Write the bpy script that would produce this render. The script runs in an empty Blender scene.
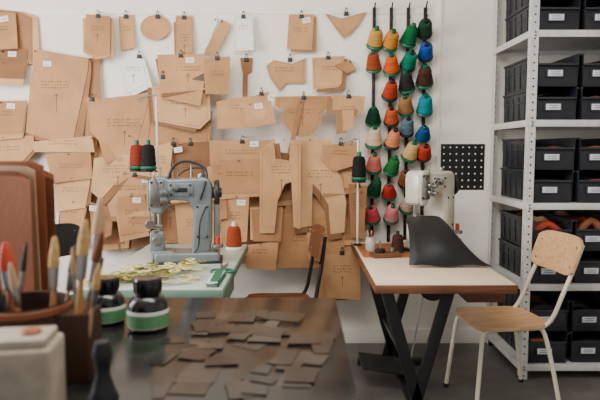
import bpy, bmesh, math, random
from mathutils import Vector, Matrix, Euler
random.seed(7)
R = random.random
def U(a,b): return a+(b-a)*random.random()

# ---------------------------------------------------------------- materials
def mat(name, col, rough=0.6, metal=0.0, var=0.0, vscale=8.0, bump=0.0, bscale=60.0, coat=0.0, col2=None, stretch=None, spec=None, aniso_detail=4):
    m = bpy.data.materials.new(name); m.use_nodes = True
    nt = m.node_tree; N = nt.nodes; L = nt.links
    b = N['Principled BSDF']
    b.inputs['Base Color'].default_value = (*col,1)
    b.inputs['Roughness'].default_value = rough
    b.inputs['Metallic'].default_value = metal
    if coat: 
        b.inputs['Coat Weight'].default_value = coat
        b.inputs['Coat Roughness'].default_value = 0.08
    if spec is not None: b.inputs['Specular IOR Level'].default_value = spec
    tc = N.new('ShaderNodeTexCoord'); mp = N.new('ShaderNodeMapping')
    L.new(tc.outputs['Object'], mp.inputs['Vector'])
    if stretch: mp.inputs['Scale'].default_value = stretch
    if var>0 or col2:
        n = N.new('ShaderNodeTexNoise'); n.inputs['Scale'].default_value = vscale; n.inputs['Detail'].default_value = aniso_detail
        L.new(mp.outputs[0], n.inputs['Vector'])
        r = N.new('ShaderNodeValToRGB')
        r.color_ramp.elements[0].position=0.35; r.color_ramp.elements[1].position=0.68
        c2 = col2 if col2 else tuple(min(1,c*(1+var)) for c in col)
        c1 = col if col2 else tuple(c*(1-var) for c in col)
        r.color_ramp.elements[0].color=(*c1,1); r.color_ramp.elements[1].color=(*c2,1)
        L.new(n.outputs['Fac'], r.inputs['Fac']); L.new(r.outputs['Color'], b.inputs['Base Color'])
    if bump>0:
        n2 = N.new('ShaderNodeTexNoise'); n2.inputs['Scale'].default_value=bscale; n2.inputs['Detail'].default_value=3
        L.new(mp.outputs[0], n2.inputs['Vector'])
        bp = N.new('ShaderNodeBump'); bp.inputs['Strength'].default_value=bump; bp.inputs['Distance'].default_value=0.01
        L.new(n2.outputs['Fac'], bp.inputs['Height']); L.new(bp.outputs['Normal'], b.inputs['Normal'])
    return m
def srgb(r,g,b):
    f=lambda c:(c/255/12.92) if c/255<=0.04045 else ((c/255+0.055)/1.055)**2.4
    return (f(r),f(g),f(b))

M={}
M['wall']=mat('wall_paint',srgb(240,233,220),0.75,var=0.05,vscale=2,bump=0.08,bscale=40)
M['floor']=mat('floor_concrete',srgb(100,96,92),0.55,var=0.25,vscale=5,bump=0.15,bscale=30,aniso_detail=8)
kr=[(186,138,92),(170,122,78),(196,150,104),(150,104,66),(180,132,88),(130,88,54)]
K=[mat('kraft_card_%d'%i,srgb(*c),0.8,var=0.12,vscale=7,bump=0.06,bscale=90) for i,c in enumerate(kr)]
M['card_white']=mat('card_white',srgb(232,228,220),0.8,var=0.04)
M['ink']=mat('pencil_ink',srgb(78,54,36),0.9,var=0.1)
M['nail']=mat('nail_steel',srgb(60,58,56),0.4,0.8,var=0.1)
M['black_steel']=mat('black_steel',srgb(32,30,30),0.45,0.3,var=0.2,vscale=15)
M['black_plastic']=mat('black_plastic',srgb(28,28,31),0.5,var=0.15,vscale=20)
M['bin']=mat('bin_plastic',srgb(28,30,36),0.45,var=0.15,vscale=12,bump=0.05)
M['bin2']=mat('bin_plastic_grey',srgb(42,45,52),0.5,var=0.15,vscale=12)
M['label']=mat('label_paper',srgb(206,212,220),0.7,var=0.03)
M['rack']=mat('rack_galvanised',srgb(208,206,201),0.45,0.1,var=0.08,vscale=20)
M['mach_grey']=mat('machine_grey_enamel',srgb(112,119,120),0.35,0.15,var=0.12,vscale=12,coat=0.3)
M['mach_cream']=mat('machine_cream_enamel',srgb(204,198,180),0.35,0.05,var=0.08,vscale=12,coat=0.3)
M['chrome']=mat('polished_steel',srgb(160,159,156),0.28,0.95,var=0.08)
M['wood_dark']=mat('wood_edge',srgb(82,46,26),0.5,col2=srgb(124,76,44),vscale=4,stretch=(1,12,12),bump=0.08)
M['wood_seat']=mat('wood_birch',srgb(198,148,98),0.42,col2=srgb(218,174,128),vscale=4,stretch=(2,14,14))
M['wood_brown']=mat('wood_brown',srgb(146,80,38),0.45,col2=srgb(172,104,58),vscale=5,stretch=(12,2,2))
M['top_cream']=mat('tabletop_laminate',srgb(222,202,174),0.4,var=0.06,vscale=5)
M['top_white']=mat('tabletop_white',srgb(188,196,186),0.35,var=0.06,vscale=5)
M['green_edge']=mat('green_edging',srgb(36,104,78),0.5,var=0.15)
M['edge_grey']=mat('edge_grey_green',srgb(108,134,118),0.5,var=0.1)
M['cream_tube']=mat('cream_tube',srgb(224,214,192),0.35,0.05,var=0.03)
M['leather_black']=mat('leather_black',srgb(24,23,24),0.5,var=0.15,vscale=20,bump=0.12,bscale=150,spec=.35)
M['leather_tan']=mat('leather_tan',srgb(146,84,50),0.6,var=0.2,vscale=6,bump=0.1,bscale=100)
M['leather_brown']=mat('leather_brown',srgb(118,68,44),0.7,var=0.25,vscale=5,bump=0.1,bscale=100,spec=.2)
M['leather_pale']=mat('leather_pale',srgb(190,150,116),0.6,var=0.08,vscale=6)
M['leather_red']=mat('leather_red',srgb(180,60,30),0.6,var=0.15)
M['offcut']=mat('offcut_cream',srgb(206,188,110),0.6,col2=srgb(226,214,156),vscale=10)
M['offcut2']=mat('offcut_olive',srgb(100,96,40),0.6,col2=srgb(164,152,76),vscale=10)
M['glass_top']=mat('smoked_glass_top',srgb(27,27,26),0.2,col2=srgb(50,48,44),vscale=6,aniso_detail=6,spec=.42)
M['tpl1']=mat('template_grey',srgb(60,57,53),0.22,var=0.35,vscale=18,spec=.42)
M['tpl2']=mat('template_brown',srgb(50,44,39),0.24,var=0.35,vscale=18,spec=.42)
M['tpl3']=mat('template_dark',srgb(36,35,33),0.22,var=0.35,vscale=18,spec=.42)
M['block']=mat('pale_block',srgb(176,162,144),0.75,var=0.2,vscale=12,bump=0.2,bscale=40)
M['stone']=mat('box_side',srgb(66,44,34),0.65,var=0.25,vscale=8,spec=.25)
M['label_green']=mat('label_green',srgb(96,150,104),0.5,var=0.08)
M['bottle']=mat('bottle_black',srgb(17,17,18),0.25,var=0.1,coat=0.3)
M['bristle']=mat('bristle',srgb(200,160,104),0.8,var=0.2,vscale=80)
M['brush_wood']=mat('brush_handle',srgb(186,134,80),0.4,var=0.1)
M['glass']=mat('jar_glass',srgb(200,200,192),0.15,var=0.05,coat=0.5)
M['window']=mat('window_frame_paint',srgb(235,235,230),0.5,var=0.03)
M['red']=mat('red_plastic',srgb(180,50,35),0.4,var=0.1)
M['rug_dark']=mat('pedal_black',srgb(26,26,28),0.6,var=0.2)

# ---------------------------------------------------------------- mesh builder
class MB:
    def __init__(s): s.bm=bmesh.new(); s.mats=[]
    def mi(s,m):
        if m not in s.mats: s.mats.append(m)
        return s.mats.index(m)
    def add(s,tb,m,X=None,bevel=0,seg=2):
        if X is not None: bmesh.ops.transform(tb,matrix=X,verts=tb.verts)
        if bevel>0:
            tb.normal_update()
            es=[e for e in tb.edges if len(e.link_faces)==2 and e.calc_face_angle(0)>0.5]
            bmesh.ops.bevel(tb,geom=es,offset=bevel,segments=seg,affect='EDGES',profile=0.5)
        i=s.mi(m)
        for f in tb.faces: f.material_index=i
        me=bpy.data.meshes.new('tmp'); tb.to_mesh(me); tb.free()
        s.bm.from_mesh(me); bpy.data.meshes.remove(me)
    def box(s,c,size,m,rot=(0,0,0),bevel=0.002,seg=2,taper=None):
        tb=bmesh.new(); bmesh.ops.create_cube(tb,size=1)
        for v in tb.verts:
            k=1
            if taper and v.co.z<0: k=taper
            v.co=Vector((v.co.x*size[0]*k,v.co.y*size[1]*k,v.co.z*size[2]))
        s.add(tb,m,Matrix.Translation(c)@Euler(rot).to_matrix().to_4x4(),bevel,seg)
    def lathe(s,prof,m,X=None,seg=24):
        tb=bmesh.new(); rings=[]
        for r,z in prof:
            if r<1e-6: rings.append([tb.verts.new((0,0,z))])
            else: rings.append([tb.verts.new((r*math.cos(2*math.pi*k/seg),r*math.sin(2*math.pi*k/seg),z)) for k in range(seg)])
        for a,b in zip(rings,rings[1:]):
            for k in range(seg):
                k2=(k+1)%seg
                if len(a)==1 and len(b)==1: continue
                if len(a)==1: tb.faces.new((a[0],b[k2],b[k]))
                elif len(b)==1: tb.faces.new((a[k],a[k2],b[0]))
                else: tb.faces.new((a[k],a[k2],b[k2],b[k]))
        bmesh.ops.recalc_face_normals(tb,faces=tb.faces)
        s.add(tb,m,X)
    def cyl(s,p0,p1,r0,m,r1=None,seg=20):
        p0=Vector(p0);p1=Vector(p1); d=p1-p0; h=d.length
        if r1 is None:r1=r0
        X=Matrix.Translation(p0)@d.to_track_quat('Z','Y').to_matrix().to_4x4()
        e=min(r0,r1)*0.12
        s.lathe([(0,0),(r0-e,0),(r0,e),(r1,h-e),(r1-e,h),(0,h)],m,X,seg)
    def tube(s,pts,r,m,smooth=True,seg=10,n=6):
        P=[Vector(p) for p in pts]
        if smooth and len(P)>2:
            Q=[]
            for i in range(len(P)-1):
                a=P[max(i-1,0)];b=P[i];c=P[i+1];d=P[min(i+2,len(P)-1)]
                for k in range(n):
                    t=k/n
                    Q.append(0.5*((2*b)+(c-a)*t+(2*a-5*b+4*c-d)*t*t+(3*b-a-3*c+d)*t**3))
            Q.append(P[-1]); P=Q
        tb=bmesh.new(); rings=[]; nrm=None
        for i,p in enumerate(P):
            t=(P[min(i+1,len(P)-1)]-P[max(i-1,0)]).normalized()
            if nrm is None:
                nrm=t.orthogonal().normalized()
            else:
                nrm=(nrm-t*nrm.dot(t)).normalized()
            bn=t.cross(nrm)
            rr=r if not callable(r) else r(i/(len(P)-1))
            rings.append([tb.verts.new(p+(nrm*math.cos(2*math.pi*k/seg)+bn*math.sin(2*math.pi*k/seg))*rr) for k in range(seg)])
        for a,b in zip(rings,rings[1:]):
            for k in range(seg): tb.faces.new((a[k],a[(k+1)%seg],b[(k+1)%seg],b[k]))
        tb.faces.new(rings[0][::-1]); tb.faces.new(rings[-1])
        bmesh.ops.recalc_face_normals(tb,faces=tb.faces)
        s.add(tb,m)
    def prism(s,pts,th,m,X=None,bevel=0.0,seg=2):
        tb=bmesh.new()
        f=tb.faces.new([tb.verts.new((p[0],-th/2,p[1])) for p in pts])
        g=bmesh.ops.extrude_face_region(tb,geom=[f])
        for v in g['geom']:
            if isinstance(v,bmesh.types.BMVert): v.co.y+=th
        bmesh.ops.recalc_face_normals(tb,faces=tb.faces)
        s.add(tb,m,X,bevel,seg)
    def perf(s,origin,ux,uz,nx,nz,cx,cz,r,m,th):
        tb=bmesh.new(); o=Vector(origin);ux=Vector(ux);uz=Vector(uz);nn=ux.cross(uz)
        dirs=[(-1,-1),(0,-1),(1,-1),(1,0),(1,1),(0,1),(-1,1),(-1,0)]
        for i in range(nx):
            for j in range(nz):
                c=o+ux*((i+.5)*cx)+uz*((j+.5)*cz)
                A=[tb.verts.new(c+ux*(d[0]*cx/2)+uz*(d[1]*cz/2)) for d in dirs]
                B=[]
                for d in dirs:
                    l=math.hypot(*d); B.append(tb.verts.new(c+ux*(d[0]/l*r)+uz*(d[1]/l*r)))
                for k in range(8):
                    k2=(k+1)%8; tb.faces.new((A[k],A[k2],B[k2],B[k]))
        bmesh.ops.remove_doubles(tb,verts=tb.verts,dist=1e-5)
        g=bmesh.ops.extrude_face_region(tb,geom=list(tb.faces))
        for v in g['geom']:
            if isinstance(v,bmesh.types.BMVert): v.co+=nn*th
        bmesh.ops.recalc_face_normals(tb,faces=tb.faces)
        s.add(tb,m)
    def sheet(s,fn,nu,nv,m,th=0.003):
        tb=bmesh.new()
        g=[[tb.verts.new(fn(i/nu,j/nv)) for j in range(nv+1)] for i in range(nu+1)]
        for i in range(nu):
            for j in range(nv): tb.faces.new((g[i][j],g[i+1][j],g[i+1][j+1],g[i][j+1]))
        tb.normal_update()
        bmesh.ops.solidify(tb,geom=list(tb.faces),thickness=th)
        s.add(tb,m)
    def done(s,name,loc=(0,0,0),rotz=0,scale=1):
        me=bpy.data.meshes.new(name); s.bm.to_mesh(me); s.bm.free()
        for m in s.mats: me.materials.append(m)
        for p in me.polygons: p.use_smooth=True
        me.set_sharp_from_angle(angle=0.6)
        o=bpy.data.objects.new(name,me); bpy.context.collection.objects.link(o)
        o.location=loc; o.rotation_euler=(0,0,rotz); o.scale=(scale,)*3
        return o
def TX(loc,rot=(0,0,0)): return Matrix.Translation(loc)@Euler(rot).to_matrix().to_4x4()

# ---------------------------------------------------------------- room
WY=4.0
def simple_box(name,c,size,m,bevel=0):
    b=MB(); b.box((0,0,0),size,m,bevel=bevel); return b.done(name,c)
simple_box('floor',(0,1.5,-0.05),(6.4,5.2,0.1),M['floor'])
simple_box('wall_back',(0,WY+0.06,1.5),(6.4,0.12,3.0),M['wall'])
b=MB()
b.box((0,-0.35,1.5),(0.12,1.5,3.0),M['wall'],bevel=0)
b.box((0,3.5,1.5),(0.12,1.0,3.0),M['wall'],bevel=0)
b.box((0,1.7,0.45),(0.12,2.6,0.9),M['wall'],bevel=0)
b.box((0,1.7,2.85),(0.12,2.6,0.3),M['wall'],bevel=0)
b.done('wall_left',(-3.14,0,0))
b=MB()
for y in (0.43,1.7,2.97): b.box((0,y,1.8),(0.06,0.06,1.8),M['window'])
for z in (0.93,1.8,2.67): b.box((0,1.7,z),(0.05,2.6,0.06),M['window'])
b.done('window_1',(-3.14,0,0))
simple_box('wall_right',(3.14,1.45,1.5),(0.12,5.1,3.0),M['wall'])
simple_box('ceiling',(0,1.5,3.05),(6.4,5.2,0.1),M['wall'])

# camera model used for surveying positions on the wall
TH=math.radians(4.9); F=583.0; CH=1.35
def ray(px,py):
    u=(px-300)/F; v=(200-py)/F
    return u, math.cos(TH)+v*math.sin(TH), v*math.cos(TH)-math.sin(TH)
def W(px,py,Y=WY):
    u,y,z=ray(px,py); t=Y/y
    return (u*t, CH+z*t)

x0,_=W(437,150)
b=MB(); b.box((x0,WY-0.006,1.75),(0.03,0.012,2.5),M['wall'],bevel=0.002); b.done('trim_1')
xa,za=W(235,13)
b=MB(); b.box((-0.55,WY-0.002,za+0.0),(2.9,0.004,0.02),M['wall'],bevel=0.001); b.done('trim_2')
b=MB(); b.box((0,WY-0.008,0.05),(6.2,0.016,0.1),M['wall'],bevel=0.003); b.done('baseboard_back')

# ---------------------------------------------------------------- paper patterns
placed=[]
def pattern(pts,layers=1,white=False,marks=1,shade=None,curl=None,outline=False,clip=None,tag=None,nm='sewing_pattern_card'):
    xs=[p[0] for p in pts]; ys=[p[1] for p in pts]
    bb=(min(xs)-2,min(ys)-2,max(xs)+2,max(ys)+2)
    lvl=0
    for (q,l,t) in placed:
        if not(bb[2]<q[0] or bb[0]>q[2] or bb[3]<q[1] or bb[1]>q[3]): lvl=max(lvl,l+t)
    th=0.0038*layers+0.003
    placed.append((bb,lvl,th))
    base=0.008+lvl
    wp=[W(*p) for p in pts]
    zt=max(p[1] for p in wp); zb=min(p[1] for p in wp); h=zt-zb
    cx=sum(p[0] for p in wp)/len(wp)
    c=curl if curl is not None else U(0.004,0.03)
    side=U(-0.025,0.025)
    wd=max(p[0] for p in wp)-min(p[0] for p in wp)
    def off(x,z): 
        s=max(0,(zt-z)/max(h,0.05)); q=(x-cx)/max(wd,0.05)
        return c*s*s + 0.006*s + max(0,side*q*2)*s
    B=MB()
    sh=shade if shade is not None else random.randrange(6)
    for L in range(layers):
        top=(L==layers-1)
        dx=0 if top else U(-0.035,0.035); dz=0 if top else U(-0.045,0.01); an=0 if top else U(-0.10,0.10)
        y0=WY-base-0.0038*L
        tb=bmesh.new(); vs=[]
        for (x,z) in wp:
            rx=x-cx; rz=z-zt
            X=cx+rx*math.cos(an)-rz*math.sin(an)+dx; Z=zt+rx*math.sin(an)+rz*math.cos(an)+dz
            vs.append(tb.verts.new((X,0,Z)))
        tb.faces.new(vs)
        for k in range(1,7):
            bmesh.ops.bisect_plane(tb,geom=list(tb.verts)+list(tb.edges)+list(tb.faces),plane_co=(0,0,zt-h*k/7),plane_no=(0,0,1))
        bmesh.ops.bisect_plane(tb,geom=list(tb.verts)+list(tb.edges)+list(tb.faces),plane_co=(cx,0,0),plane_no=(1,0,0))
        bmesh.ops.triangulate(tb,faces=list(tb.faces))
        for v in tb.verts: v.co.y=y0-off(v.co.x,v.co.z)
        g=bmesh.ops.extrude_face_region(tb,geom=list(tb.faces))
        for v in g['geom']:
            if isinstance(v,bmesh.types.BMVert): v.co.y-=0.0016
        bmesh.ops.recalc_face_normals(tb,faces=tb.faces)
        B.add(tb, M['card_white'] if white else K[(sh+3+L*2)%6 if not top else sh])
    yT=WY-base-0.0038*(layers-1)-0.0016-0.0008
    def quad(x,z,w,hh,m=M['ink'],an=0,e=0):
        tb=bmesh.new(); ca,sa=math.cos(an),math.sin(an); vs=[]
        for (a,bq) in ((-w/2,-hh/2),(w/2,-hh/2),(w/2,hh/2),(-w/2,hh/2)):
            X=x+a*ca-bq*sa; Z=z+a*sa+bq*ca
            vs.append(tb.verts.new((X,yT-e-off(X,Z),Z)))
        f=tb.faces.new(vs); B.add(tb,m)
    tx=[p[0] for p in wp if p[1]>zt-0.03]; tcx=sum(tx)/len(tx)
    if clip is None: clip = (not white) and R()<0.5
    if clip:
        yc=min(yT+.002,WY-.012)
        B.prism([(-.017,-.022),(.017,-.022),(.013,.004),(-.013,.004)],0.016,M['black_plastic'],TX((tcx,yc,zt-.004)),bevel=.002)
        B.tube([(tcx-.007,yT-.004,zt-.002),(tcx-.006,yT-.006,zt+.018),(tcx,yT-.006,zt+.026),(tcx+.006,yT-.006,zt+.018),(tcx+.007,yT-.004,zt-.002)],.0016,M['nail'],seg=6,n=4)
        B.cyl((tcx,WY-.003,zt+.02),(tcx,yT-.014,zt+.022),0.003,M['nail'],seg=8)
    else:
        B.cyl((tcx,yT+0.003,zt-0.018),(tcx,yT-0.014,zt-0.014),0.004,M['nail'],seg=8)
    if tag is None: tag=(not white) and h>.16 and wd>.14 and R()<.25
    if tag:
        tcol=M['card_white']
        quad(tcx+wd*.18,zt-h*.16,.055,.035,tcol,an=U(-.2,.2),e=.001)
        for k in range(2): quad(tcx+wd*.18,zt-h*.16+.006-.011*k,.036,.0025,an=U(-.1,.1),e=.0016)
    if marks and h>0.1 and wd>0.08:
        zc=zt-h*U(0.28,0.4)
        for r_ in range(3 if h>0.3 else 2):
            x=cx-wd*0.24
            while x<cx+wd*0.22:
                w=U(0.005,0.012); hz=U(.006,.012)
                quad(x+w/2,zc,.0022,hz,an=U(-0.5,0.5)); quad(x+w/2,zc+U(-.004,.004),w,.0022,an=U(-.7,.7))
                x+=w+(U(0.002,0.005) if R()<.75 else .014)
            zc-=0.020
        if h>0.25:
            quad(cx,zc-h*0.14,0.003,h*0.2)
            quad(cx-0.006,zc-h*0.05,0.018,0.0025,an=0.9); quad(cx+0.006,zc-h*0.05,0.018,0.0025,an=-0.9)
    if outline:
        mx=sum(p[0] for p in wp)/len(wp); mz=sum(p[1] for p in wp)/len(wp)
        ip=[(mx+(p[0]-mx)*0.88,mz+(p[1]-mz)*0.88) for p in wp]
        for a,bq in zip(ip,ip[1:]+ip[:1]):
            n=max(1,int(math.hypot(bq[0]-a[0],bq[1]-a[1])/0.016))
            an=math.atan2(bq[1]-a[1],bq[0]-a[0])
            for k in range(n):
                t=(k+.5)/n
                quad(a[0]+(bq[0]-a[0])*t,a[1]+(bq[1]-a[1])*t,0.009,0.0025,an=an)
    B.done(nm)

def arc(cx,cy,rx,ry,a0,a1,n=8):
    return [(cx+rx*math.cos(math.radians(a0+(a1-a0)*k/n)),cy+ry*math.sin(math.radians(a0+(a1-a0)*k/n))) for k in range(n+1)]
def rq(cx,cy,w,h,a=0,j=2):
    ca,sa=math.cos(a),math.sin(a)
    return [(cx+x*ca-y*sa+U(-j,j),cy+x*sa+y*ca+U(-j,j)) for x,y in ((-w/2,-h/2),(w/2,-h/2),(w/2,h/2),(-w/2,h/2))]

# background bundles
for cx_,cy_,w_,h_,a_ in ((-5,172,60,70,0),(20,190,36,44,.05),(60,120,40,50,0),(78,222,36,40,.05),(112,146,34,50,.1),(136,168,44,60,-.08),(114,212,34,60,.05),
    (142,222,44,46,-.1),(168,160,26,50,.05),(172,214,30,50,.1),(196,170,34,60,0),(200,225,40,50,-.06),(228,178,34,50,.05),
    (226,226,28,50,.1),(250,176,44,60,-.04),(256,226,44,60,.08),(282,176,26,46,0),(290,232,40,50,-.1),(312,188,36,60,.06),(322,236,38,50,0),
    (346,206,30,60,.04),(342,172,34,30,-.1),(338,262,36,60,.05)):
    pattern(rq(cx_,cy_,w_,h_,a_),2,clip=False)
pattern([(275,212),(345,215),(340,262),(280,262)],2,shade=1)
pattern([(322,250),(358,246),(357,292),(324,290)],2,shade=0)
# left cluster
pattern([(-20,8),(20,12),(33,18),(34,62),(-20,66)],3,shade=3)
pattern([(-20,50),(30,50),(28,80),(-20,78)],2,shade=5)
pattern([(-20,14),(18,14),(22,50),(-20,52)],1,shade=1)
pattern([(80,60),(101,58),(103,120),(82,118)],2,shade=3,marks=0)
pattern([(38,50),(91,60),(90,72),(77,139),(58,141),(30,133),(33,92)],3,shade=4,curl=0.02,clip=False)
pattern([(88,98),(101,98),(97,238),(84,236)],1,shade=1,marks=0)
pattern([(-20,103),(31,101),(28,133),(-20,136)],3,shade=1)
pattern([(-20,138),(38,136),(40,148),(24,166),(-20,164)],3,shade=0)
pattern([(38,142),(96,136),(99,152),(40,152)],1,shade=2)
pattern([(52,154),(95,152),(98,178),(60,182)],2,shade=1)
pattern([(60,178),(96,176),(92,206),(64,210)],2,shade=2)
pattern([(66,200),(93,198),(90,224),(68,226)],2,shade=4)
pattern([(89,16),(113,18),(114,57),(100,58),(88,50)],3,shade=1,clip=True)
pattern([(119,17),(134,15),(136,49),(122,51)],1,shade=0,clip=True)
pattern(arc(156,28,15,13,0,340,14),1,shade=0,marks=0,clip=True)
pattern([(176,16),(193,16),(195,65),(177,65)],2,shade=0,outline=True,clip=True)
pattern([(213,18),(219,19),(204,58),(197,56)],1,True,marks=0)
pattern([(222,20),(232,26),(216,58),(206,52)],1,shade=0,marks=0)
pattern([(235,16),(253,18),(255,52),(235,52)],1,True,outline=True,clip=True)
pattern([(289,15),(314,15),(312,51),(287,50)],2,shade=0,clip=True)
pattern([(325,14),(341,19),(367,12),(358,26),(344,40),(336,30)],1,shade=0,marks=0,outline=True)
pattern([(119,62),(140,55),(150,84),(130,93)],2,True,clip=True)
# big centre-left
pattern([(104,100),(160,94),(166,130),(160,152),(124,162),(96,132),(94,108)],2,shade=4,curl=0.015,clip=True)
pattern([(104,140),(134,134),(138,150),(112,164)],1,shade=1,marks=0)
pattern([(100,158),(150,152),(156,176),(130,172),(108,198),(98,190)],2,shade=2)
pattern([(106,178),(140,172),(164,186),(160,214),(118,214)],2,shade=0)
pattern([(96,200),(120,206),(118,232),(100,240)],1,shade=3)
pattern([(124,196),(150,192),(156,228),(128,232)],2,shade=1)
pattern([(160,112),(212,108),(210,142),(164,144)],3,shade=1)
pattern([(156,88),(212,86),(214,120),(204,130),(160,122)],2,shade=2,outline=True,clip=True)
pattern([(162,58),(208,57),(211,74),(196,82),(210,92),(166,96)],3,shade=0,clip=True)
pattern([(168,78),(208,84),(205,108),(167,100)],1,shade=4,clip=True)
pattern([(208,62),(233,60),(232,97),(211,96)],2,shade=1,clip=True)
pattern([(240,58),(253,58),(252,72),(248,74),(248,106),(243,106),(243,74)],1,shade=3,marks=0,clip=True)
pattern([(266,66),(274,60),(292,64),(306,58),(305,84),(286,84),(280,92),(270,78)],1,shade=0,outline=True,clip=True)
pattern([(312,58),(344,56),(341,84),(338,88),(313,90)],2,shade=2,outline=True,clip=True)
pattern([(334,66),(350,60),(356,70),(346,74)],1,shade=1,marks=0,clip=False)
pattern([(220,104),(236,100),(256,98),(270,94),(277,124),(258,128),(222,130)],1,shade=0,clip=True)
pattern([(226,112),(240,104),(264,104),(272,118),(240,128)],1,shade=2,marks=0,outline=True,clip=False)
pattern([(276,99),(331,98),(329,110),(319,114)]+arc(302,112,20,26,10,170,8)+[(286,112),(276,108)],1,shade=1,outline=True,clip=True)
pattern([(298,102),(304,102),(299,125),(292,155),(288,154),(295,122)],1,shade=3,marks=0,clip=False)
pattern([(331,97),(362,99),(360,116),(352,110),(350,130),(341,132),(340,112),(331,112)],2,shade=0,clip=True)
pattern([(176,143),(212,142),(216,194),(180,198)],3,shade=5,clip=True)
pattern([(152,148),(178,142),(174,186),(160,190)],1,shade=2)
pattern([(214,142),(276,140),(277,162),(240,160),(216,166)],3,shade=4,clip=True)
pattern([(216,160),(268,158),(272,190),(218,192)],3,shade=1)
pattern([(228,196),(252,192),(250,236),(230,240)],2,shade=4)
pattern([(206,196),(230,192),(232,214),(210,218)],1,shade=3)
pattern([(254,206),(284,204),(282,236),(256,236)],2,shade=3)
# garment-shaped patterns: back panel and front panel side by side
pattern([(292,142),(306,138),(330,140),(333,166),(340,178),(344,200),(342,228),(329,230),(327,202),(318,188),(312,182),(311,222),(298,224),(294,178)],2,shade=2,curl=0.012,clip=False)
pattern([(262,150),(272,142),(275,138),(277,158),(290,160),(291,141),(301,140),(300,224),(294,222),(292,180),(286,182),(279,198),(276,228),(262,228)],1,shade=0,curl=0.014,clip=False,outline=True)
pattern([(322,146),(356,142),(356,163),(334,170),(322,160)],2,shade=1,clip=True)
pattern([(346,182),(364,184),(360,234),(348,232)],1,shade=3)
pattern([(246,240),(280,236),(277,263),(250,261)],1,shade=4)
pattern([(306,224),(312,224),(322,256),(308,254)],1,shade=0,marks=0)

# ---------------------------------------------------------------- perforated black plate on wall
b=MB(); xa,za=W(440,190); xb,zb=W(485,144)
n=7; b.perf((xa,WY-0.001,za),(1,0,0),(0,0,1),n,n,(xb-xa)/n,(zb-za)/n,0.006,M['black_steel'],-0.004)
for (x,z) in ((xa+.01,za+.01),(xb-.01,za+.01),(xa+.01,zb-.01),(xb-.01,zb-.01)): b.cyl((x,WY,z),(x,WY-.012,z),.007,M['nail'],seg=10)
o=b.done('perforated_metal_plate')

# ---------------------------------------------------------------- thread cones
def thread_mat(c):
    m=mat('thread_%d_%d_%d'%c,srgb(*c),0.8,var=0.15,vscale=3,stretch=(1,1,60),bump=0.5,bscale=6,spec=.25); return m
TM={}
def tm(c):
    if c not in TM: TM[c]=thread_mat(c)
    return TM[c]
PL={'g':mat('cone_plastic_green',srgb(0,92,62),0.4,var=.05),'k':M['black_plastic'],'w':M['card_white']}
def cone(B,X,c,pl='g',s=1.0,h=0.125,r=0.05,tap=.30):
    B.lathe([(0,0),(r*1.08*s,0),(r*1.12*s,0.008*s),(r*1.0*s,0.018*s),(r*.5*s,0.018*s)],PL[pl],X,20)
    prof=[(r*.5*s,.012*s),(r*.9*s,.017*s)]
    for k in range(9):
        t=k/8; rr=(r*(1.03-tap*t)+0.0012*math.sin(k*2.4))
        if k==8: rr*=0.85
        prof.append((rr*s,(0.024+h*.80*t)*s))
    prof.append((0.016*s,(0.014+h*.9)*s))
    B.lathe(prof,tm(c),X,20)
    B.lathe([(0.017*s,h*.85*s),(0.014*s,(h+.025)*s),(0.009*s,(h+.027)*s),(0.009*s,h*.9*s)],PL[pl],X,14)
B=MB()
for px in (374,391,408,425):
    x,zt=W(px,8); _,z0=W(px,242 if px<410 else 215)
    B.box((x,WY-0.012,(zt+z0)/2),(0.022,0.014,zt-z0),M['black_steel'],bevel=0.002)
    z=z0+0.03
    while z<zt:
        B.cyl((x,WY-0.02,z),(x,WY-0.075,z+0.04),0.005,M['black_steel'],seg=8); z+=0.09
C=[(374,38,(190,140,66)),(391,40,(200,128,40)),(408,35,(0,92,50)),(426,27,(24,60,36)),
(374,64,(150,64,28)),(391,63,(206,84,24)),(408,60,(0,112,84)),(425,50,(16,70,150)),
(391,90,(164,50,22)),(408,82,(40,36,34)),(425,77,(66,38,24)),(374,116,(10,56,36)),
(391,115,(186,78,38)),(408,105,(150,108,64)),(426,104,(0,128,140)),
(374,140,(216,186,150)),(391,140,(214,126,84)),(408,128,(80,104,116)),(425,129,(6,72,132)),
(374,165,(210,112,98)),(391,166,(30,106,44)),(408,153,(196,162,98)),(424,151,(176,50,30)),
(374,188,(16,70,42)),(391,190,(180,40,38)),(408,178,(124,70,38)),
(374,213,(210,74,90)),(391,213,(204,120,122)),(408,203,(176,150,126))]
for px,py,c in C:
    x,z=W(px,py,WY-0.09)
    X=TX((x+U(-.009,.009),WY-0.06,z-0.042+U(-.012,.012)),(math.radians(46+U(-16,16)),U(-.26,.26),0))
    cone(B,X,c,'g' if R()<.7 else 'k',s=U(.93,1.08),h=0.118,tap=U(.2,.42))
B.done('thread_cone_rack')

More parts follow.
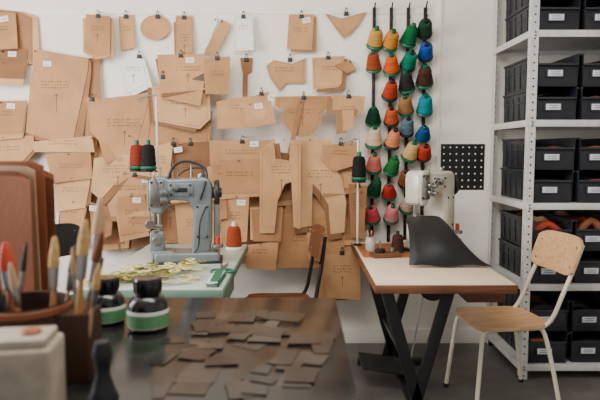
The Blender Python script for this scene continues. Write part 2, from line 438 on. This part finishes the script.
# ---------------------------------------------------------------- storage rack with bins
RX0,RX1,RYF,RYB=1.298,2.42,3.34,3.975
B=MB()
SZ=[0.09,0.57,1.045,1.52,2.02]
def post(x,y,sx,sy):
    n=62; cz=2.75/n
    B.perf((x if sx>0 else x-0.042,y,0),(1,0,0),(0,0,1),1,n,0.042,cz,0.006,M['rack'],0.003)
    B.perf((x,y if sy>0 else y-0.042,0),(0,1,0),(0,0,1),1,n,0.042,cz,0.006,M['rack'],0.003)
post(RX0,RYF,1,1); post(RX0,RYB,1,-1); post(RX1,RYF,-1,1); post(RX1,RYB,-1,-1)
for z in SZ+[2.5]:
    w=RX1-RX0-0.008; d=RYB-RYF-0.008
    B.box(((RX0+RX1)/2,(RYF+RYB)/2,z-0.004),(w,d,0.006),M['rack'],bevel=0.001)
    B.box(((RX0+RX1)/2,RYF-0.003,z-0.018),(w+0.01,0.003,0.038),M['rack'],bevel=0.001)
    B.box(((RX0+RX1)/2,RYB-0.006,z-0.018),(w,0.003,0.036),M['rack'],bevel=0.001)
    B.box((RX0-0.003,(RYF+RYB)/2,z-0.018),(0.003,d,0.038),M['rack'],bevel=0.001)
    B.box((RX1+0.003,(RYF+RYB)/2,z-0.018),(0.003,d,0.038),M['rack'],bevel=0.001)
    for yy in (RYF-0.006,RYB+0.0):
        for dz in (-0.01,-0.028): B.cyl((RX0+0.02,yy+.003,z+dz),(RX0+0.02,yy-.005,z+dz),0.006,M['chrome'],seg=8)
for x in (RX0,RX1):
    for y in (RYF,RYB): B.box((x+(0.02 if x==RX0 else -0.02),y+(0.02 if y==RYF else -0.02),0.006),(0.05,0.04,0.012),M['black_plastic'])
B.done('metal_shelving_unit')

def bin_mesh(red):
    B=MB(); w,d,h=0.236,0.55,0.186; t=0.005
    m=M['bin']
    B.box((0,0,t/2),(w*.94,d*.97,t),m,bevel=0.001)
    for sx in (-1,1):
        B.box((sx*(w/2-.006),0.0,h/2),(t,d*.98,h),m,rot=(0,sx*0.035,0),bevel=0.001)
        B.box((sx*(w/2),0,h-.006),(0.012,d,0.012),M['bin2'],bevel=0.002)
        for k in range(5): B.box((sx*(w/2-.002),-d*.36+k*d*.18,h*.45),(0.006,0.01,h*.75),m,rot=(0,sx*0.035,0),bevel=0.001)
        B.box((sx*(w/2-.001),0,h*.62),(0.005,d*.96,0.006),M['bin2'],bevel=0.001)
    B.box((0,d/2-.006,h/2),(w*.96,t,h),m,bevel=0.001)
    B.box((0,d/2,h-.006),(w,0.012,0.012),M['bin2'],bevel=0.002)
    B.box((0,-d/2+.01,h*.34),(w*.95,t,h*.66),m,rot=(-0.06,0,0),bevel=0.001)
    B.box((0,-d/2+.004,h*.67),(w*.96,0.016,0.012),M['bin2'],bevel=0.002)
    for sx in (-1,1):
        B.prism([(-.0025,0),(.0025,0),(.0025,h*.34),(-.0025,h*.34)],0.05,m,TX((sx*(w/2-.004),-d/2+.03,h*.66),(0,0,0)))
    B.box((-.02,-d/2-.002,h*.40),(0.1,0.006,0.048),M['bin2'],bevel=0.002)
    B.box((-.02,-d/2-.006,h*.40),(0.084,0.002,0.034),M['label'],bevel=0.0005)
    for k in range(2): B.box((-.02,-d/2-.0074,h*.40+.006-.012*k),(0.05,0.0008,0.003),M['bin2'],bevel=0)
    rr=random.Random(red)
    for k in range(5):
        c=rr.choice([M['leather_black'],M['leather_tan'],M['leather_black'],M['bin2']] if red<100 else [M['leather_red'],M['leather_tan'],M['leather_pale'],M['leather_red']])
        y=-d*.4+k*d*.18+rr.uniform(-.01,.01)
        e=.04 if red>=100 else 0
        B.tube([(-.085,y,h*.5+rr.uniform(-.02,.02)),(0,y+.01,h*.72+e+rr.uniform(-.03,.0)),(.085,y,h*.5+rr.uniform(-.03,.02))],0.024,c,seg=10,n=4)
    return B
rb=0
for si,z in enumerate(SZ):
    for row in range(2):
        for col in range(4):
            rb+=1
            red=rb
            if si==1 and row==1 and col in(0,1,3): red=100+rb
            b=bin_mesh(red)
            x=RX0+0.168+col*0.258
            b.done('storage_bin',(x,(RYF+RYB)/2-0.02+U(-.008,.008),z+0.001+row*0.189),U(-.01,.01))

# ---------------------------------------------------------------- sewing tables
def sewing_table(top,edge,wood_inset):
    B=MB(); w,d=0.64,1.22
    B.box((0,0,0.728),(w,d,0.038),edge,bevel=0.004)
    B.box((0,0,0.7485),(w-0.012,d-0.012,0.004),top,bevel=0.0015)
    if wood_inset:
        B.box((-0.15,0.30,0.7495),(0.30,0.50,0.003),M['wood_brown'],bevel=0.0005)
    k=M['black_steel']
    B.box((0,-0.42,0.69),(0.5,0.05,0.04),k); B.box((0,0.42,0.69),(0.5,0.05,0.04),k)
    for y in (-0.42,0.42):
        for (xt,xb) in ((-0.24,-0.05),(0.06,-0.12)):
            p0=Vector((xt,y,0.68)); p1=Vector((xb+ (0.0),y,0.02))
            mid=(p0+p1)/2; dd=p1-p0
            B.box(mid,(0.055,0.03,dd.length),k,rot=(0,math.atan2(dd.x,dd.z)+math.pi,0),bevel=0.003)
        B.box((-0.08,y,0.02),(0.42,0.06,0.04),k,bevel=0.004)
    B.box((-0.12,0,0.30),(0.04,0.84,0.03),k); B.box((-0.08,-0.05,0.06),(0.04,0.84,0.03),k)
    B.cyl((0.12,0.15,0.56),(0.12,0.38,0.56),0.085,k,seg=28); B.cyl((0.12,0.38,0.56),(0.12,0.42,0.56),0.05,M['chrome'])
    B.box((0.12,0.27,0.66),(0.06,0.12,0.06),k)
    B.box((-0.16,0.1,0.12),(0.3,0.24,0.02),M['rug_dark'],rot=(0,0.15,0)); B.cyl((-.02,.1,.13),(0.08,0.2,0.55),0.005,M['chrome'],seg=8)
    B.box((0.22,-0.3,0.67),(0.18,0.36,0.07),edge,bevel=0.003)
    return B
TLX,TLY=-0.65,3.08; TRX,TRY=0.655,3.17
sewing_table(M['top_white'],M['edge_grey'],False).done('sewing_table',(TLX,TLY,0))
sewing_table(M['top_cream'],M['wood_dark'],True).done('sewing_table',(TRX,TRY,0))

# ---------------------------------------------------------------- industrial post-bed sewing machine
def machine(body):
    B=MB(); ch=M['chrome']; k=M['black_plastic']
    B.box((0.03,0,0.03),(0.34,0.18,0.056),body,bevel=0.012,seg=3)
    B.box((0.03,0,0.006),(0.37,0.2,0.012),k,bevel=0.003)
    prof=[(0.05,0.05),(0.15,0.05),(0.158,0.12),(0.162,0.30),(0.165,0.40),(0.155,0.44),(0.13,0.455),(0.03,0.45),(-0.06,0.445),(-0.085,0.46),(-0.135,0.462),(-0.16,0.445),(-0.168,0.41),(-0.165,0.30),(-0.155,0.265),(-0.10,0.262),(-0.088,0.285),(-0.08,0.325),(-0.04,0.335),(0.03,0.33),(0.055,0.31),(0.065,0.27),(0.058,0.16)]
    B.prism(prof,0.115,body,None,bevel=0.014,seg=3)
    B.box((-0.168,0,0.36),(0.008,0.09,0.16),body,bevel=0.003)
    B.box((-0.125,-0.0595,0.37),(0.07,0.006,0.14),ch,bevel=0.003)
    B.box((0.11,-0.0595,0.22),(0.07,0.006,0.18),body,bevel=0.003)
    B.box((-0.0,-0.0595,0.39),(0.13,0.006,0.07),body,bevel=0.003)
    B.box((0.0,-0.064,0.39),(0.07,0.003,0.022),k,bevel=0.001)
    for x,z in ((-.15,.43),(-.1,.43),(-.15,.31),(-.1,.31),(.085,.3),(.135,.3),(.085,.14),(.135,.14),(-.05,.415),(.05,.415),(-.05,.365),(.05,.365)):
        B.cyl((x,-.060,z),(x,-.067,z),0.006,k,seg=10)
    for x,z in ((-.085,.375),(-.085,.335),(-.03,.40)):
        B.lathe([(0,0),(.02,0),(.016,.006),(.02,.012),(.008,.014),(.008,.03),(.012,.032),(.012,.042),(0,.044)],ch,TX((x,-.062,z),(math.pi/2,0,0)),18)
    B.tube([(-.115,-.062,.39),(-.12,-.08,.43),(-.135,-.085,.47),(-.13,-.08,.49)],.004,ch,seg=8)
    B.tube([(-.02,0,.45),(-.02,0,.50),(-.05,-.02,.51)],.003,ch,seg=8)
    B.tube([(.05,0,.45),(.05,0,.53),(.03,-.01,.54)],.003,ch,seg=8)
    B.lathe([(0,0),(.016,0),(.016,.012),(.012,.02),(0,.02)],ch,TX((.1,0,.453)),16)
    B.cyl((-.145,0,.27),(-.145,0,.21),.008,ch); B.cyl((-.145,0,.215),(-.145,0,.175),.003,ch,seg=8)
    B.cyl((-.118,0,.27),(-.118,0,.2),.007,ch); B.box((-.13,-.005,.19),(.05,.03,.02),ch,bevel=.003); B.box((-.135,-.02,.174),(.025,.07,.008),ch,bevel=.002)
    B.box((-.09,.062,.30),(.05,.01,.012),ch); B.cyl((-.105,.06,.30),(-.06,.1,.27),.005,ch,seg=8)
    B.box((-.13,0,.11),(.075,.08,.11),body,bevel=.008,seg=3); B.box((-.13,0,.163),(.065,.07,.008),ch,bevel=.002)
    B.box((-.10,0,.04),(.12,.12,.05),body,bevel=.01,seg=3)
    B.cyl((-.13,-.04,.12),(-.13,-.052,.12),.024,ch); B.cyl((-.165,-.03,.205),(-.165,-.042,.205),.025,ch); B.cyl((-.165,-.036,.205),(-.165,-.036,.29),.004,ch,seg=8)
    X=TX((.163,0,.37),(0,math.pi/2,0))
    B.lathe([(0,.0),(.03,.0),(.03,.012),(.058,.014),(.064,.010),(.07,.018),(.07,.032),(.064,.038),(.056,.034),(.028,.034),(.026,.05),(0,.052)],k,X,32)
    B.box((.185,.0,.2),(.03,.07,.26),body,bevel=.01)
    B.cyl((.19,-.06,.08),(.19,-.06,.1),.03,ch); B.cyl((.19,-.06,.1),(.19,-.06,.14),.012,M['red'])
    return B
B=machine(M['mach_grey'])
B.tube([(-.07,-.03,.44),(-.04,-.03,.51),(.02,-.02,.54),(.10,-.02,.52),(.135,-.03,.47),(.12,-.07,.40),(.10,-.07,.34)],.0075,M['black_plastic'],seg=8)
B.tube([(.12,.02,.45),(.1,.04,.5),(.02,.05,.49),(-.03,.03,.45)],.004,M['black_plastic'],seg=8)
B.tube([(.13,-.07,.30),(.10,-.10,.22),(.09,-.08,.10),(.07,-.09,.06)],.004,M['black_plastic'],seg=8)
B.done('industrial_sewing_machine',(-0.635,3.12,0.7507),0.12,1.0)
machine(M['mach_cream']).done('industrial_sewing_machine',(0.785,3.50,0.7512),0.72,1.04)

# ---------------------------------------------------------------- thread stands
def stand(spools,h,arms=True):
    B=MB(); k=M['cream_tube']
    B.cyl((0,0,0),(0,0,.012),.025,M['black_steel']); B.cyl((0,0,0),(0,0,h),.007,k,seg=10)
    if h>.5:
        B.tube([(0,0,h),(-.03,0,h+.005),(-.10,0,h-.01)],.004,M['chrome'],seg=8)
        for x in (-.04,-.095): B.lathe([(.010,-.002),(.012,0),(.010,.002),(.008,0),(.010,-.002)],M['chrome'],TX((x,0,h-.02),(math.pi/2,0,0)),14)
    for (x,y,z,c,pl) in spools:
        B.tube([(0,0,z-.02),(x*.5,y*.5,z-.02),(x,y,z-.02)],.005,M['chrome'],smooth=False,seg=8)
        B.cyl((x,y,z-.02),(x,y,z-.005),.045,M['black_steel']); B.cyl((x,y,z-.01),(x,y,z+.16),.004,M['chrome'],seg=8)
        cone(B,TX((x,y,z-.004)),c,pl,s=.95,h=.155,r=.046,tap=.18)
        B.tube([(x,y,z+.16),(x*.6,y*.6,z+.3),(-.04,0,h-.02)],.0012,tm(c),smooth=False,seg=5)
    return B
stand([(-.125,0,.49,(128,40,26),'g'),(-.035,-.08,.49,(22,20,20),'g')],.92).done('thread_stand',(-.865,3.55,.751))
stand([(.0,-.06,.42,(14,18,16),'g')],.66).done('thread_stand',(.362,3.64,.7512))
B=MB(); cone(B,TX((0,0,0)),(156,66,34),'w',s=.95,h=.15,tap=.22); B.done('thread_cone',(-.40,3.5,.7507))
B=MB(); cone(B,TX((0,0,0)),(60,30,24),'k',s=.75,h=.14,tap=.22); B.done('thread_cone',(.575,3.40,.7512))
B=MB(); B.lathe([(0,0),(.028,0),(.03,.004),(.03,.06),(.025,.07),(.026,.082),(.023,.082),(.022,.07),(.027,.058),(.027,.006),(0,.005)],M['glass'],seg=24)
for k in range(5): B.cyl((U(-.01,.01),U(-.01,.01),.008),(U(-.02,.02),U(-.02,.02),.12),.003,[M['red'],M['wood_seat'],M['black_plastic']][k%3],seg=8)
B.done('glass_jar',(.42,3.45,.7512))
B=MB(); B.box((0,0,.012),(.16,.10,.024),M['wood_dark'],bevel=.003); B.cyl((-.03,0,.024),(-.03,0,.045),.03,M['black_steel']); B.cyl((.04,0,.024),(.04,0,.05),.012,M['chrome']); B.cyl((-.03,0,.045),(-.03,0,.09),.006,M['chrome'],seg=8)
B.done('bobbin_winder',(.48,3.25,.7512),.2)

# draped black leather hide: rises from the table, rolls softly over the machine bed
B=MB()
def drape(u,v):
    s=v
    xl=.590-.03*s; xr=.850+.135*s**1.1
    x=xl+(xr-xl)*u
    a=s*math.pi/2
    y=3.22-.26*math.sin(a)**.9-.03*s+.018*math.sin(u*9+.5)*math.sin(math.pi*min(1,s*1.05))
    ztop=.985-.10*max(0,u-.55)**1.5-.02*(1-u)**6
    drop=1-math.cos(a)
    z=ztop-(ztop-.757)*(.35*s+.65*drop)
    z+=.010*math.sin(u*8+1)*math.sin(math.pi*s)
    if u>.7: z=max(.757+.02*math.sin(math.pi*s)*(1-u),z-(u-.7)*.32*math.sin(math.pi*min(1,s*.8+.2)))
    if s>.85: z+=.010*(s-.85)/.15*(.5+.5*math.sin(u*11))
    if u<.06: y+=.02*(1-u/.06)
    return Vector((x,y,max(z,.757)))
B.sheet(drape,40,28,M['leather_black'],.003)
B.done('black_leather_hide')

# leather offcuts on the left table
B=MB()
rnd=random.Random(3)
for k in range(48):
    x=rnd.uniform(-.93,-.50); y=rnd.uniform(2.52,2.90); 
    z=.7525+.0040*(k%12); a=rnd.uniform(0,3.1)
    m=M['offcut'] if rnd.random()<.55 else M['offcut2']
    L=rnd.uniform(.05,.09)
    T=TX((x,y,z),(rnd.uniform(-.05,.05),rnd.uniform(-.05,.05),a))
    for sx in (-1,1):
        r=rnd.uniform(.020,.032)
        B.lathe([(r*.5,0.002),(r,0.002),(r,.005),(r*.5,.005),(r*.5,0.002)],m,T@TX((sx*L*.5,0,0)),14)
    B.prism([(-L*.3,.002),(L*.3,.002),(L*.3,.005),(-L*.3,.005)],.02,m,T)
B.done('leather_offcuts')
B=MB()
for k in range(7):
    B.box((-.385+U(-.006,.006),2.64+U(-.02,.02),.7525+.004*k),(.03+U(0,.03),.26,.003),[M['green_edge'],M['card_white'],M['label']][k%3],rot=(0,0,U(-.06,.06)),bevel=0)
B.done('cut_strips_stack')
# scissors with green handles
B=MB()
for s_ in (-1,1):
    B.tube([(s_*.032+.026*math.cos(2*math.pi*k/16),-.07+.036*math.sin(2*math.pi*k/16),.006) for k in range(17)],.006,M['green_edge'],smooth=False,seg=8)
    B.tube([(s_*.022,-.036,.006),(s_*.008,-.012,.005),(0,0,.005)],.006,M['green_edge'],seg=8)
    tb=bmesh.new(); z0=.003 if s_>0 else .006
    vs=[tb.verts.new(p) for p in ((-s_*.010,-.01,z0),(s_*.010,-.01,z0),(-s_*.016,.13,z0),(-s_*.022,.125,z0))]
    tb.faces.new(vs); g=bmesh.ops.extrude_face_region(tb,geom=list(tb.faces))
    for v in g['geom']:
        if isinstance(v,bmesh.types.BMVert): v.co.z+=.0025
    bmesh.ops.recalc_face_normals(tb,faces=tb.faces); B.add(tb,M['chrome'])
B.cyl((0,0,.002),(0,0,.012),.006,M['chrome'],seg=12)
B.done('scissors',(-.385,2.90,.7510),.1)

# ---------------------------------------------------------------- chairs
def chair(tube,wood,back_h=.20,lean=0.0):
    B=MB()
    n=36; pts=[]
    for k in range(n):
        a=2*math.pi*k/n; e=.42
        cx=math.copysign(abs(math.cos(a))**e,math.cos(a)); cy=math.copysign(abs(math.sin(a))**e,math.sin(a))
        pts.append((cx*.20,cy*(.19 if cx>0 else .205)))
    tb=bmesh.new(); rings=[]
    for s_,zt in ((1,0),(.8,-.004),(.5,-.010),(.2,-.012)):
        rings.append([tb.verts.new((p[0]*s_,p[1]*s_,.462+zt-(0.012 if p[0]*s_<-.17 else 0))) for p in pts])
    for A,C_ in zip(rings,rings[1:]):
        for k in range(n): tb.faces.new((A[k],A[(k+1)%n],C_[(k+1)%n],C_[k]))
    tb.faces.new(rings[-1]); bmesh.ops.recalc_face_normals(tb,faces=tb.faces)
    bmesh.ops.solidify(tb,geom=list(tb.faces),thickness=.016)
    B.add(tb,wood)
    r=.0115
    for sy in (-1,1):
        B.tube([(-.215,sy*.20,0.0),(-.185,sy*.175,.30),(-.172,sy*.165,.40),(-.15,sy*.16,.432),(-.10,sy*.16,.438),(.10,sy*.16,.438),(.16,sy*.165,.45),(.195+lean*.1,sy*.17,.50),(.215+lean*.35,sy*.17,.60),(.235+lean*.7,sy*.168,.72),(.255+lean*1.1,sy*.165,.865)],r,tube,seg=12)
        B.tube([(.245,sy*.205,0.0),(.20,sy*.18,.25),(.165,sy*.165,.40),(.14,sy*.16,.436)],r,tube,seg=12)
        B.cyl((-.215,sy*.20,0),(-.213,sy*.199,.02),.015,M['black_plastic'],seg=12); B.cyl((.245,sy*.205,0),(.243,sy*.204,.02),.015,M['black_plastic'],seg=12)
    B.tube([(-.12,-.16,.438),(-.12,.16,.438)],r*.8,tube,smooth=False); B.tube([(.12,-.16,.438),(.12,.16,.438)],r*.8,tube,smooth=False)
    def br(u,v):
        y=(u-.5)*.41; c=.03*(1-(2*u-1)**2)
        e=abs(2*u-1)**6*.03
        z=.70+e+v*(back_h-2*e); x=.219+lean*.66+(.03+lean*.45)*(z-.7)/.2+c
        return Vector((x-.006,y,z))
    B.sheet(br,18,8,wood,.011)
    for sy in (-1,1):
        for z in (.75,.85):
            x=.224+lean*.66+(.03+lean*.45)*(z-.7)/.2
            B.cyl((x-.0,sy*.165,z),(x-.016,sy*.165,z),.006,M['chrome'],seg=10)
    return B
chair(M['cream_tube'],M['wood_seat'],lean=.09).done('wooden_chair',(1.075,3.07,0),.13)
chair(M['black_steel'],M['wood_dark']).done('workshop_chair',(-.13,3.38,0),0.12)
chair(M['black_steel'],M['black_plastic']).done('workshop_chair',(-1.28,3.35,0),math.pi-.5)

# ---------------------------------------------------------------- foreground glass-topped table
GT=0.85
B=MB()
B.box((-.94,1.25,GT-.015),(2.12,1.40,.03),M['glass_top'],bevel=.004)
B.box((-.94,1.25,GT-.06),(2.02,1.30,.06),M['wood_dark'],bevel=.003)
for x in (-1.9,.03):
    for y in (.66,1.84): B.box((x,y,(GT-.09)/2),(.07,.07,GT-.09),M['wood_dark'],bevel=.004)
B.done('cutting_table')
B=MB(); rnd=random.Random(11)
for k in range(46):
    x=rnd.uniform(-.30,.07); y=rnd.uniform(1.08,1.76)
    if rnd.random()<.35: x=rnd.uniform(-.34,.0)
    w=rnd.uniform(.035,.085); d=rnd.uniform(.04,.12); a=rnd.choice([0,0,.15,-.2,1.2])+rnd.uniform(-.15,.15)
    sk=rnd.uniform(-.015,.015); z=GT+.0003+.00012*k
    tb=bmesh.new(); vs=[]
    for (px_,py_) in ((-w/2,-d/2),(w/2+sk,-d/2),(w/2,d/2),(-w/2+sk,d/2)):
        X=min(.11,x+px_*math.cos(a)-py_*math.sin(a)); Y=y+px_*math.sin(a)+py_*math.cos(a); vs.append(tb.verts.new((X,Y,z)))
    tb.faces.new(vs); g=bmesh.ops.extrude_face_region(tb,geom=list(tb.faces))
    for v in g['geom']:
        if isinstance(v,bmesh.types.BMVert): v.co.z+=.0006
    bmesh.ops.recalc_face_normals(tb,faces=tb.faces); B.add(tb,rnd.choice([M['tpl1'],M['tpl2'],M['tpl3'],M['tpl3']]))
B.done('leather_scraps')

def bottle(s=1):
    B=MB()
    B.lathe([(0,0),(.05*s,0),(.055*s,.005*s),(.056*s,.06*s),(.054*s,.078*s),(.042*s,.094*s),(.03*s,.1*s),(.03*s,.11*s),(0,.11*s)],M['bottle'],seg=36)
    B.lathe([(.0563*s,.012*s),(.0568*s,.014*s),(.0572*s,.058*s),(.0567*s,.060*s)],M['card_white'],seg=36)
    B.lathe([(.0575*s,.015*s),(.0579*s,.050*s)],M['label_green'],seg=36); 
    B.lathe([(0,.104*s),(.037*s,.104*s),(.038*s,.108*s),(.038*s,.14*s),(.035*s,.146*s),(0,.147*s)],M['bottle'],seg=36)
    for k in range(28):
        a=2*math.pi*k/28; B.box((.038*s*math.cos(a),.038*s*math.sin(a),.124*s),(.003,.003,.028*s),M['bottle'],rot=(0,0,a),bevel=0)
    return B
bottle(1.0).done('dye_bottle',(-.425,1.60,GT)); bottle(.92).done('dye_bottle',(-.56,1.66,GT))

# leather-wrapped tool pot full of brushes
B=MB()
def pot(rx,h,m):
    B.lathe([(0,.004),(rx-.008,.004),(rx-.006,h-.002),(rx-.002,h),(rx,h-.003),(rx,.003),(rx-.004,0),(0,0)],m,TX((-.03,0,0)),36)
pot(.095,.17,M['stone'])
B.lathe([(.0955,.150),(.0975,.152),(.0975,.164),(.0955,.166)],M['leather_tan'],TX((-.03,0,0)),36)
B.lathe([(.0955,.012),(.0975,.014),(.0975,.026),(.0955,.028)],M['leather_tan'],TX((-.03,0,0)),36)
B.box((.085,.0,.075),(.075,.09,.15),M['stone'],bevel=.004)
def brush(x,y,tx,ty,L,hm,tip,w=1.0):
    p0=Vector((x,y,.014)); d=Vector((tx,ty,1)).normalized()
    a=p0+d*(L*.62); c=p0+d*(L*.78); e=p0+d*L
    B.tube([p0,p0+d*(L*.3),a],lambda t:(.005+.004*math.sin(math.pi*t))*w,hm,seg=10)
    B.cyl(a,c,.010*w,M['chrome'],r1=.012*w,seg=14)
    B.tube([c,c.lerp(e,.5),e],lambda t:.012*w*(1.1-.75*t*t),tip,seg=12)
brush(.085,-.03,.10,0,.34,M['brush_wood'],M['bristle'])
brush(.065,.03,.22,.02,.31,M['black_plastic'],M['leather_brown'],.8)
brush(.03,-.02,.05,.03,.30,M['brush_wood'],M['bristle'],.9)
brush(.09,.03,.08,.10,.38,M['brush_wood'],M['leather_pale'],1.1)
brush(.02,.04,.20,-.05,.28,M['leather_pale'],M['black_plastic'],.7)
brush(-.04,0,-.30,.03,.33,M['black_plastic'],M['black_plastic'],1.0)
brush(-.07,.03,-.06,.02,.28,M['leather_tan'],M['leather_red'],1.3)
brush(.10,-.03,.20,-.04,.25,M['leather_pale'],M['bristle'],.7)
brush(.05,.0,.38,-.02,.27,M['brush_wood'],M['black_plastic'],.6)
brush(-.01,-.03,-.12,-.04,.25,M['brush_wood'],M['leather_pale'],.7)
brush(-.06,-.02,.14,.05,.29,M['red'],M['black_plastic'],.5)
brush(.075,.02,-.02,.0,.27,M['label_green'],M['leather_pale'],.5)
B.done('brush_pot',(-.575,1.26,GT))
# leather sheets standing in a slotted wooden base
B=MB()
B.box((0,0,.02),(.28,.14,.04),M['wood_dark'],bevel=.004)
shc=[M['leather_tan'],M['leather_brown'],M['leather_pale'],M['leather_tan'],M['leather_brown'],M['leather_tan']]
for k in range(6):
    hh=.40+.012*((k*5)%4); ww=.245-.012*((k*3)%4)
    def sh_(u,v,k=k,hh=hh,ww=ww):
        return Vector(((u-.5)*ww+.004*k,-.05+.02*k+.010*math.sin(u*3+k)*v,.036+hh*v-.012*abs(2*u-1)**8*v))
    B.sheet(sh_,10,8,shc[k],.004)
B.done('leather_sheet_rack',(-.785,1.50,GT),-.1)
B=MB(); B.box((0,0,.075),(.15,.11,.15),M['block'],bevel=.008,seg=3); B.box((0,0,.158),(.13,.09,.016),M['block'],bevel=.004)
B.cyl((.03,0,.160),(.03,0,.172),.018,M['wood_brown']); B.done('sharpening_block',(-.522,1.04,GT),.15)
B=MB(); B.lathe([(0,0),(.028,0),(.03,.01),(.022,.03),(.014,.06),(.016,.08),(.02,.1),(.014,.125),(0,.13)],M['black_plastic'],seg=20); B.done('leather_stamp',(-.39,1.12,GT))

# ---------------------------------------------------------------- lights, world, camera
w=bpy.data.worlds.new('World'); bpy.context.scene.world=w; w.use_nodes=True
bg=w.node_tree.nodes['Background']; bg.inputs[0].default_value=(.97,.98,1.0,1); bg.inputs[1].default_value=.62
def area(name,loc,target,sx,sy,power,col):
    l=bpy.data.lights.new(name,'AREA'); l.shape='RECTANGLE'; l.size=sx; l.size_y=sy; l.energy=power; l.color=col
    o=bpy.data.objects.new(name,l); bpy.context.collection.objects.link(o); o.location=loc
    o.rotation_euler=(Vector(target)-Vector(loc)).to_track_quat('-Z','Y').to_euler(); return o
area('window_daylight',(-2.95,1.7,1.9),(0,3.4,1.2),2.2,1.6,140,(.98,.98,1))
area('ceiling_softlight',(-0.1,1.6,2.93),(0.2,3.3,1.0),1.6,1.2,84,(1,.98,.95))

cam=bpy.data.cameras.new('camera'); co=bpy.data.objects.new('camera',cam); bpy.context.collection.objects.link(co)
co.location=(0,0,CH); co.rotation_euler=(math.radians(90)-TH,0,0)
cam.sensor_width=36; cam.lens=F*36/600; cam.clip_start=.05
cam.dof.use_dof=True; cam.dof.focus_distance=3.5; cam.dof.aperture_fstop=2.8
bpy.context.scene.camera=co
